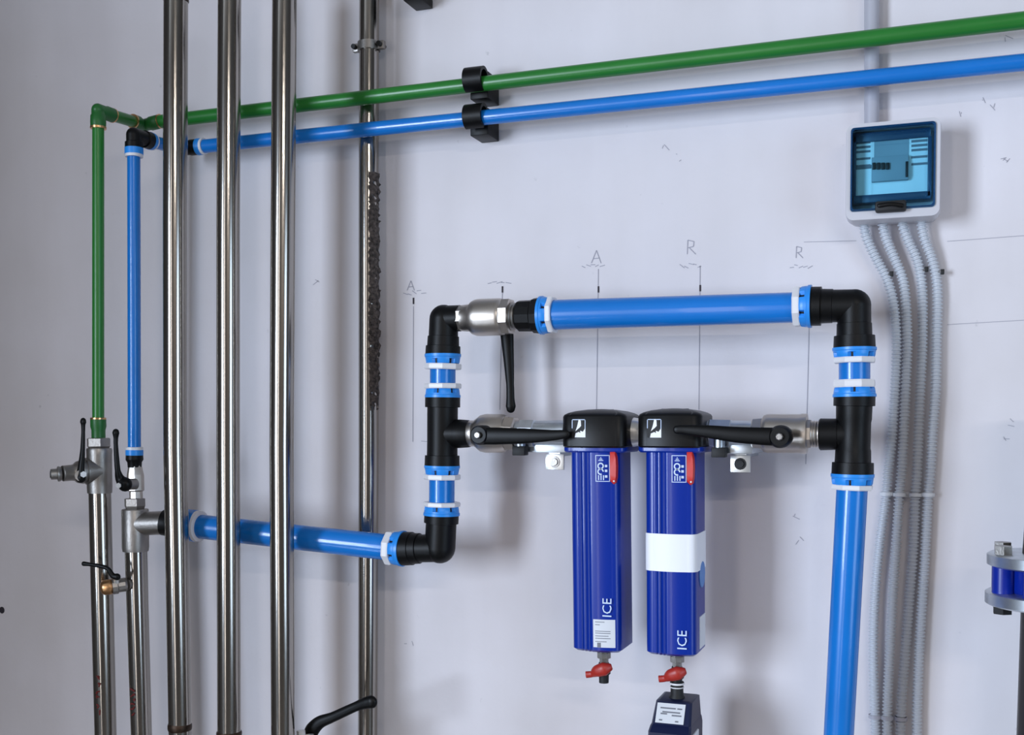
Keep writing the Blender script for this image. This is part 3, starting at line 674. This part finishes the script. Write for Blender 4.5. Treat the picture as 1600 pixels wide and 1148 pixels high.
part('gasket_ring', lathe(Gc+(rz-Gc).normalized()*.0305, rz-Gc, [(0, rg*1.17), (.002, rg*1.17)], 24), 'brass', t)
solo('compressed_air_pipe', lp(VD, [(153.5, 190, 18), (153, 400, 18), (153.5, 660, 18)]), 'green', 'vertical green pipe dropping to the stainless tee', 'pipe')
t = thing('pipe_adapter', 'green socket with pale rings at the foot of the vertical green pipe', 'adapter', at(154, 685, VD))
part('body', lp(VD, [(153.5, 655, 24), (153.7, 666, 24), (153.8, 672, 21), (154, 685, 21)]), 'greenfit', t)
part('gasket_ring', lp(VD, [(153.5, 652, 20), (153.5, 652.5, 24), (153.5, 655.5, 24), (153.5, 656, 20)]), 'brass', t)
t = thing('pipe_tee', 'cast stainless tee under the vertical green pipe', 'tee', at(155, 772, VD))
part('body', join(lp(VD, [(155, 700, 37), (155, 703, 39), (155.3, 710, 38), (155.6, 760, 38), (155.8, 770, 37)]), lp(VD, [(155, 735, 40), (134, 736, 42, VD+.016)])), 'steelraw', t)
part('hex_bushing', lp(VD, [(154, 684, 32), (154, 685, 37), (154.3, 697, 37), (154.4, 701, 32)], n=6, phase=.2), 'steelraw', t, 15)
t = thing('ball_valve', 'small ball valve with upright black lever and nozzle beside the green pipe tee', 'valve', at(125, 760, VD+.03))
part('body', lp(VD, [(138, 736, 34, VD+.013), (130, 736.5, 38, VD+.022), (122, 737, 34, VD+.030), (118, 737.5, 26, VD+.034), (112, 738, 25, VD+.038), (98, 739.5, 25, VD+.046), (97, 739.7, 22, VD+.047)], n=20), 'steelraw', t, 40)
nz = part('hose_nozzle', lp(VD, [(97, 740, 19, VD+.047), (93, 740, 24, VD+.049), (90, 740, 24, VD+.051), (89, 740, 17, VD+.052), (80, 741, 17, VD+.057), (79, 741, 15, VD+.058)], n=20), 'steelraw', t)
part('bore', lp(VD, [(79.1, 741, 11, VD+.0579), (78.3, 741, 11, VD+.0584)], n=16), 'dark', nz)
l = part('lever', rod([(126, 745, 19, .222), (126.5, 732, 12, .222), (129, 705, 8.5, .222), (130, 675, 6.5, .222), (130, 664, 7.5, .222), (130, 660, 10.5, .222), (130, 657.5, 10, .222)], .222, flat=.7), 'blacklever', t)
part('stem_nut', cyl(at(130, 741, .21), at(130.5, 741, .232), .0045, 6), 'zinc', l, 15)
part('stem', cyl(at(126, 743, .19), at(126, 743, .225), .008, 12), 'steelraw', t)
riser([(156, 770, 34), (159, 900, 34), (165, 1148, 33), (166, 1230, 33)], VD, 'stainless pipe below the cast tee of the green pipe, with dark red scrawl')
# blue riser
t = thing('pipe_elbow', 'black elbow with dark blue nut atop the vertical blue pipe', 'elbow', at(209, 246, VD))
bt0 = at(209.5, 240, VD); Bc = Vector((bt0.x, bt0.y, at(210, 211, VD).z)); rb = rad(23, Bc)
B2 = Vector((Bc.x, -RUN, at(300, 231, RUN).z)); bz = at(318, 228.5, RUN)
part('body', join(lathe(bt0+Vector((0, 0, .008)), Vector((0, 0, 1)), [(0, rb*1.2), (.008, rb*1.2), (.009, rb*1.02), ((Bc-bt0).z-.008, rb*1.02)], 24), ball(Bc, rb*1.03, 20),
     lathe(Bc, yd, [(0, rb*1.02), (.022, rb*1.02), (.023, rb*1.18), (.034, rb*1.18)], 24)), 'black', t)
part('union_nut', lathe(bt0+Vector((0, 0, -.001)), Vector((0, 0, 1)), [(0, rb*1.15), (0, rb*1.24), (.009, rb*1.24), (.010, rb)], 24), 'nut', t)
part('lock_ring', lathe(bt0+Vector((0, 0, -.005)), Vector((0, 0, 1)), [(0, rb), (0, rb*1.18), (.004, rb*1.18), (.004, rb)], 24), 'ring', t)
part('union_nut', lathe(Bc+yd*.034, yd, [(0, rb*1.15), (0, rb*1.22), (.006, rb*1.18), (.006, rb)], 24), 'nut', t)
part('lock_ring', lathe(Bc+yd*.040, yd, [(0, rb), (0, rb*1.14), (.003, rb*1.14), (.003, rb)], 24), 'ring', t)
Bw = Vector((Bc.x, -RUN, bz.z))
solo('compressed_air_pipe', cyl(Bc+yd*.038, Bw-yd*.016, rb*.88, 20), 'blue', 'short blue stub pipe half hidden behind the first stainless pipe', 'pipe')
t = thing('pipe_elbow', 'black elbow with pale blue ring where the long blue run begins', 'elbow', Vector((Bw.x, -RUN, Bw.z-.02)))
dx = (bz-Bw).normalized()
Lr = (bz-Bw).length
part('body', join(ball(Bw, rb*1.05, 20), lathe(Bw-yd*.020, yd, [(0, rb*1.18), (.008, rb*1.18), (.009, rb), (.02, rb)], 24), lathe(Bw, dx, [(0, rb*1.02), (Lr-.024, rb*1.02), (Lr-.023, rb*1.12), (Lr-.010, rb*1.12)], 24)), 'black', t)
part('union_nut', lathe(Bw+dx*(Lr-.010), dx, [(0, rb*1.1), (0, rb*1.2), (.008, rb*1.16), (.008, rb)], 24), 'nut', t)
part('lock_ring', lathe(Bw+dx*(Lr-.002), dx, [(0, rb), (0, rb*1.15), (.004, rb*1.15), (.004, rb)], 24), 'ring', t)
solo('compressed_air_pipe', lp(VD, [(209, 236, 20), (209, 450, 20), (210, 708, 20)]), 'blue', 'vertical thin blue pipe beside the vertical green one', 'pipe')
t = thing('pipe_adapter', 'black and blue adapter at the foot of the vertical blue pipe', 'adapter', at(210, 728, VD))
part('body', lp(VD, [(210, 709, 26), (210.2, 718, 27), (210.3, 722, 22), (210.5, 730, 21)]), 'black', t)
part('union_nut', lp(VD, [(210, 702, 24), (210, 703, 27), (210, 711, 27), (210, 712, 24)]), 'nut', t)
part('lock_ring', lp(VD, [(210, 698, 20), (210, 698.5, 26), (210, 703, 26), (210, 703.5, 20)]), 'ring', t)
t = thing('ball_valve', 'small ball valve with upright black lever under the vertical blue pipe', 'valve', at(212, 780, VD))
part('body', lp(VD, [(211, 727, 20), (211.5, 732, 22), (212, 740, 25), (212.5, 744, 26), (213, 766, 25), (213, 768, 20), (213, 781, 20)], n=8, phase=.2), 'nickel', t, 15)
part('stem', cyl(at(212, 756, VD+.01), at(193, 757, VD+.03), .008, 12), 'steelraw', t)
l = part('lever', rod([(195, 756, 24, .198), (188, 748, 16, .2), (184, 735, 9, .205), (182, 712, 8, .206), (181, 694, 7, .206), (181, 684, 7.5, .206), (181, 677, 11, .206), (181, 675, 10.5, .206)], .2, flat=.8), 'blacklever', t)
part('stem_nut', cyl(at(187, 758, .205), at(185, 758.3, .217), .0038, 6), 'zinc', l, 15)
t = thing('pipe_tee', 'stainless tee below the blue riser valve, its branch feeding the lower blue pipe', 'tee', at(212, 862, VD))
part('body', join(lp(VD, [(211, 795, 39), (211, 797, 41), (211.5, 855, 41), (211.8, 861, 39)]), lp(VD, [(212, 818, 37), (246, 816.5, 37, .153), (262, 816.5, 38, .151)])), 'steelraw', t)
part('hex_bushing', lp(VD, [(210.5, 778, 26), (210.5, 779, 33), (210.8, 790, 33), (211, 796, 28)], n=6, phase=.2), 'steelraw', t, 15)
riser([(212.5, 858, 34), (215, 950, 33), (221, 1148, 31.5), (223, 1230, 31)], VD, 'stainless pipe below the tee of the vertical blue pipe')
t = thing('drain_cock', 'small brass-ended drain cock with black lever on the left stainless pipes', 'valve', at(190, 930, VD+.02))
part('nipple', lp(VD, [(213, 910, 15, VD), (199, 912.5, 15, VD+.018), (198, 913, 18, VD+.019)]), 'steelraw', t)
part('body', lp(VD, [(199, 912.5, 18, VD+.018), (196, 913, 22, VD+.020), (185, 914.5, 22, VD+.026), (184, 915, 26, VD+.027), (176, 916, 26, VD+.031), (175, 916, 18, VD+.032)], n=12), 'steelraw', t, 25)
part('brass_plug', lp(VD, [(177, 916, 18, VD+.031), (174, 916.5, 24, VD+.033), (163, 918, 24, VD+.038), (159, 918.5, 19, VD+.040), (157, 918.5, 12, VD+.041)], n=20), 'brass', t)
part('lever', rod([(183, 901, 11, .205), (176, 899, 9, .207), (168, 888, 7, .21), (155, 884, 6.5, .212), (140, 881.5, 6, .214), (131, 880.5, 7.5, .215)], .2, flat=.8), 'blacklever', t)
part('stem', cyl(at(182, 913, .19), at(182, 898, .197), .004, 10), 'chrome', t)
# red scrawl on the two left stainless pipes
def scrawl(x, y0, y1, w):
    g = []
    n = 6
    for i in range(n):
        y = y0+(y1-y0)*i/n
        P = []
        for k in range(4):
            q = at(x+random.uniform(-w, w), y+(y1-y0)/n*random.uniform(.1, .95), VD+.0163); P.append(q)
        g.append(tube(P, .0011, 5))
    return join(*g)
for o in list(COL.objects):
    if o.get('label', '').startswith('stainless pipe below the cast tee'): part('red_writing', scrawl(153, 1053, 1118, 4), 'redink', o, 0)
    if o.get('label', '') == 'stainless pipe below the tee of the vertical blue pipe': part('red_writing', scrawl(207, 1075, 1118, 4), 'redink', o, 0); o['label'] = 'stainless pipe carrying the small drain cock, below the blue riser tee'

# --- black lever valve at the bottom edge
t = thing('ball_valve', 'valve at the bottom edge with a black lever pointing across the thin steel pipe', 'valve', at(478, 1190, .16))
part('body', join(lp(.17, [(444, 1185, 30, .185), (466, 1180, 40), (500, 1180, 40), (520, 1180, 30)])), 'nickel', t)
l = part('lever', rod([(482, 1153, 22, .15), (488, 1140, 24, .15), (500, 1128, 20, .15), (520, 1120, 16, .15), (555, 1104, 15, .15), (572, 1098, 19, .15), (580, 1096.5, 21, .15)], .15, flat=.6), 'blacklever', t)
part('stem', cyl(at(482, 1170, .16), at(480, 1148, .155), .011, 14), 'steelraw', t)
part('stem_nut', cyl(at(471, 1160, .17), at(470, 1141, .17), .006, 6), 'chrome', t, 15)

# ------------------------------------------------------------------ enclosure with blue cover, conduits
BD_ = .062
a = at(1322, 194, BD_); b = at(1469, 337, BD_); bxc = (a.x+b.x)/2; bzc = (a.z+b.z)/2; bw2 = (b.x-a.x)/2; bh2 = (a.z-b.z)/2
t = thing('switch_enclosure', 'light grey electrical enclosure with a clear blue cover on the wall', 'enclosure', Vector((bxc, -.03, b.z)))
def rrect(hw, hh, r, y, n=6, cx=bxc, cz=bzc):
    P = []
    for sx, sz, a0 in ((1, 1, 0), (-1, 1, 90), (-1, -1, 180), (1, -1, 270)):
        for k in range(n+1):
            q = math.radians(a0+90*k/n); P.append(Vector((cx+sx*(hw-r)+r*math.cos(q), y, cz+sz*(hh-r)+r*math.sin(q))))
    return P
ohw, ohh = bw2*.895, bh2*.86                                   # opening
ocz = bzc+bh2*.045
lv = [rrect(bw2*.95, bh2*.95, .009, -.001), rrect(bw2*.96, bh2*.96, .009, -.030), rrect(bw2, bh2, .010, -.033), rrect(bw2, bh2, .010, -.056), rrect(bw2*.985, bh2*.985, .009, -BD_),
      rrect(ohw, ohh, .004, -BD_, cz=ocz), rrect(ohw*.99, ohh*.99, .004, -.024, cz=ocz)]
part('body', loft(lv), 'box', t, 30)
# contents seen through the cover
def epx(x0, y0, x1, y1, d0, d1, bev=.0005): return boxpx(x0, y0, x1, y1, d0, d1, bev)
fp = part('faceplate', epx(1337, 213, 1450, 306, .0245, .040), 'panel', t)
part('inner_frame', join(epx(1333, 209, 1454, 213, .0245, .044), epx(1333, 306, 1454, 310, .0245, .044), epx(1333, 213, 1337, 306, .0245, .044), epx(1450, 213, 1455, 306, .0245, .044)), mat('dark_blue_trim', s2l(30, 66, 96), .4), fp)
part('module_row', epx(1362, 246, 1419, 280, .040, .047), 'panel2', fp)
part('sticker', epx(1366, 219, 1420, 243, .040, .0405, 0), 'panel2', fp)
for i in range(4): part('switch_toggle', epx(1363+7.2*i, 254, 1368+7.2*i, 264, .047, .050), 'dark', fp)
part('switch_toggle', epx(1415, 252, 1419, 276, .047, .049), 'dark', fp)
for y in (222, 229, 236, 247, 258): 
    part('slot', epx(1338, y, 1360, y+1.6, .040, .0406, 0), 'ink', fp, 0)
    part('slot', epx(1424, y-3, 1449, y-1.4, .040, .0406, 0), 'ink', fp, 0)
part('slot', epx(1338, 259, 1362, 263, .040, .0408, 0), 'ink', fp, 0)
# the clear door: a shallow moulded lid
cz2 = ocz
dl = [rrect(ohw*.985, ohh*.985, .004, -.050, cz=cz2), rrect(ohw*.985, ohh*.985, .004, -.0640, cz=cz2), rrect(ohw*.965, ohh*.965, .004, -.0660, cz=cz2), rrect(ohw*.80, ohh*.80, .003, -.0660, cz=cz2),
      rrect(ohw*.78, ohh*.78, .003, -.0690, cz=cz2)]
dv, df = loft(dl, cap=False); df.append(tuple(range(len(dv)-len(dl[0]), len(dv))))
dr = part('clear_door', (dv, df), 'tint', t, 25, 'clear blue hinged cover')
part('door_edge', loft([rrect(ohw*.995, ohh*.995, .004, -.0625, cz=cz2), rrect(ohw*.995, ohh*.995, .004, -.0645, cz=cz2), rrect(ohw*.955, ohh*.95, .004, -.0645, cz=cz2), rrect(ohw*.955, ohh*.95, .004, -.0625, cz=cz2), rrect(ohw*.995, ohh*.995, .004, -.0625, cz=cz2)], cap=False), mat('deep_blue_cover_edge', s2l(20, 72, 112), .25), dr, 25)
lt = part('latch', epx(1367, 314, 1416, 328, .060, .074, .003), 'dark', t)
part('latch_grip', rod([(1374, 321, 7, .0755), (1392, 318.5, 6, .0765), (1409, 321, 7, .0755)], .075), 'blacklever', lt)
# rigid conduit above
solo('rigid_conduit', lp(.016, [(1362, -40, 22.5), (1362, 200, 22.5)]), 'condpipe', 'straight light grey conduit entering the enclosure from above', 'conduit')
# corrugated conduits
CP = {
 0: [(1350, 338), (1350, 350), (1354, 372), (1369, 404), (1385, 434), (1395, 467), (1399.5, 505), (1401, 545), (1398.5, 608), (1394, 680), (1388, 734), (1384, 778), (1374, 856), (1367, 934), (1364.5, 1012), (1366, 1090), (1368, 1148), (1370, 1220)],
 1: [(1379, 338), (1379, 350), (1385, 374), (1398, 404), (1410, 434), (1415, 467), (1417, 505), (1417.5, 545), (1415, 608), (1412, 680), (1409, 734), (1405, 778), (1400, 856), (1395, 934), (1391, 1012), (1387, 1090), (1386, 1148), (1386, 1220)],
 2: [(1410, 338), (1410, 350), (1418, 374), (1432, 404), (1439, 434), (1441.5, 467), (1441.5, 505), (1441, 545), (1438, 608), (1435, 680), (1433, 734), (1430, 778), (1427, 856), (1421, 934), (1415, 1012), (1409, 1090), (1407, 1148), (1406, 1220)],
 3: [(1440, 338), (1440, 350), (1445, 374), (1456, 404), (1463, 434), (1465, 467), (1464, 505), (1463, 545), (1462, 608), (1457, 680), (1454, 734), (1450, 778), (1446, 856), (1441, 934), (1436.5, 1012), (1433.5, 1090), (1432.5, 1148), (1432, 1220)]}
GLAB = ['grey corrugated conduit nearest the black elbow and tall blue pipe', 'grey corrugated conduit, second of four counting from the tall blue pipe', 'grey corrugated conduit, third of four counting from the tall blue pipe', 'grey corrugated conduit furthest from the tall blue pipe']
for i in range(4):
    P = [at(x, y, .0125 if k > 4 else (.0125+.012*(4-k)/4)) for k, (x, y) in enumerate(CP[i])]
    Q, _ = smooth_path(P, [1]*len(P), 24)
    # resample by arc length
    Lc = [0]
    for k in range(1, len(Q)): Lc.append(Lc[-1]+(Q[k]-Q[k-1]).length)
    pitch = .0046; step = pitch/4; pts, rr = [], []; k = 0; s = 0; j = 0
    while s < Lc[-1]:
        while Lc[k+1] < s: k += 1
        u_ = (s-Lc[k])/(Lc[k+1]-Lc[k]+1e-9); pts.append(Q[k].lerp(Q[k+1], u_))
        rr.append((.0063, .0063, .0044, .0044)[j % 4]); j += 1; s += step
    t = thing('corrugated_conduit', GLAB[i], 'conduit', pts[-1], 'corrugated conduits below the enclosure')
    part('hose', tube(pts, rr, 14), 'cond', t, 0)
    part('gland', lathe(Q[0]+Vector((0, 0, .004)), Vector((0, 0, -1)), [(0, .0088), (.005, .0088), (.008, .0078), (.010, .0072)], 18), 'cond', t)
    for (yy, kk) in ((772, 1), (1122, 1)):
        m_ = min(pts, key=lambda p: abs(p.z-at(1400, yy, .0125).z))
        if yy == 772 or i < 3: part('cable_tie', lathe(m_+Vector((0, 0, -.0022)), Vector((0, 0, 1)), [(0, .0070), (0, .0079), (.0044, .0079), (.0044, .0070)], 18, cap=False), 'label' if yy == 772 else 'condpipe', t)
    hz = at(1400, 428 if i != 2 else 423, .0125).z
    m_ = min(pts, key=lambda p: abs(p.z-hz))
    if i in (0, 2, 3): part('tie_head', box(m_+Vector((.0082, -.001, 0)), .0022, .003, .0030, .0006), 'dark', t)
rl = at(1384, 772, .003); rr_ = at(1452, 772, .003)
solo('mounting_rail', box(((rl.x+rr_.x)/2, -.0028, rl.z), (rr_.x-rl.x)/2+.004, .0026, .0035, .0006), 'box', 'thin grey rail holding the four corrugated conduits to the wall', 'rail')

# ------------------------------------------------------------------ flanged valve at the right-hand edge
FD = .14
fx = 1648
def vp(y0, y1, prof, n=40):
    c0 = at(fx, y0, FD); c1 = at(fx, y1, FD); L_ = c0.z-c1.z
    return lathe(c0, Vector((0, 0, -1)), [(k*L_, r) for k, r in prof], n)
sr = 1/S(at(fx, 900, FD))
t = thing('flanged_valve', 'blue valve body between two bolted steel flanges at the edge of the picture', 'valve', at(fx, 940, FD))
for (y0, y1, w) in ((866, 886, 98), (926, 947, 101)):
    part('flange', vp(y0, y1, [(0, (w-4)*sr), (.12, w*sr), (.88, w*sr), (1, (w-4)*sr)], 56), 'zinc', t)
part('body', vp(884, 928, [(0, 66*sr), (.1, 68*sr), (.9, 68*sr), (1, 66*sr)], 48), 'valveblue', t)
for k in range(8):
    a_ = math.radians(180+20+45*k); c0 = at(fx, 866, FD)+Vector((math.cos(a_)*80*sr, math.sin(a_)*80*sr, 0))
    zt_, zb_ = at(fx, 857, FD).z, at(fx, 953, FD).z
    bo = part('bolt', cyl(Vector((c0.x, c0.y, zt_)), Vector((c0.x, c0.y, zb_)), .0080, 14), 'zinc', t)
    part('lug', cyl(Vector((c0.x, c0.y, at(fx, 884, FD).z)), Vector((c0.x, c0.y, at(fx, 928, FD).z)), .0115, 18), 'valveblue', t)
    part('bolt_head', cyl(Vector((c0.x, c0.y, zt_+.003)), Vector((c0.x, c0.y, zt_-.007)), .0098, 6), 'steelraw', bo, 15)
    part('nut', cyl(Vector((c0.x, c0.y, zb_+.008)), Vector((c0.x, c0.y, zb_-.004)), .0105, 6), 'dark', bo, 15)
solo('flanged_pipe', lp(FD, [(fx+4, 945, 104), (fx-5, 1148, 100), (fx-10, 1260, 98)], 40), 'darkpipe', 'dark pipe below the bolted flanges at the picture edge', 'pipe')
solo('flanged_pipe', lp(FD, [(fx+26, 600, 104), (fx+6, 868, 104)], 40), 'darkpipe', 'dark pipe rising above the bolted flanges at the picture edge', 'pipe')
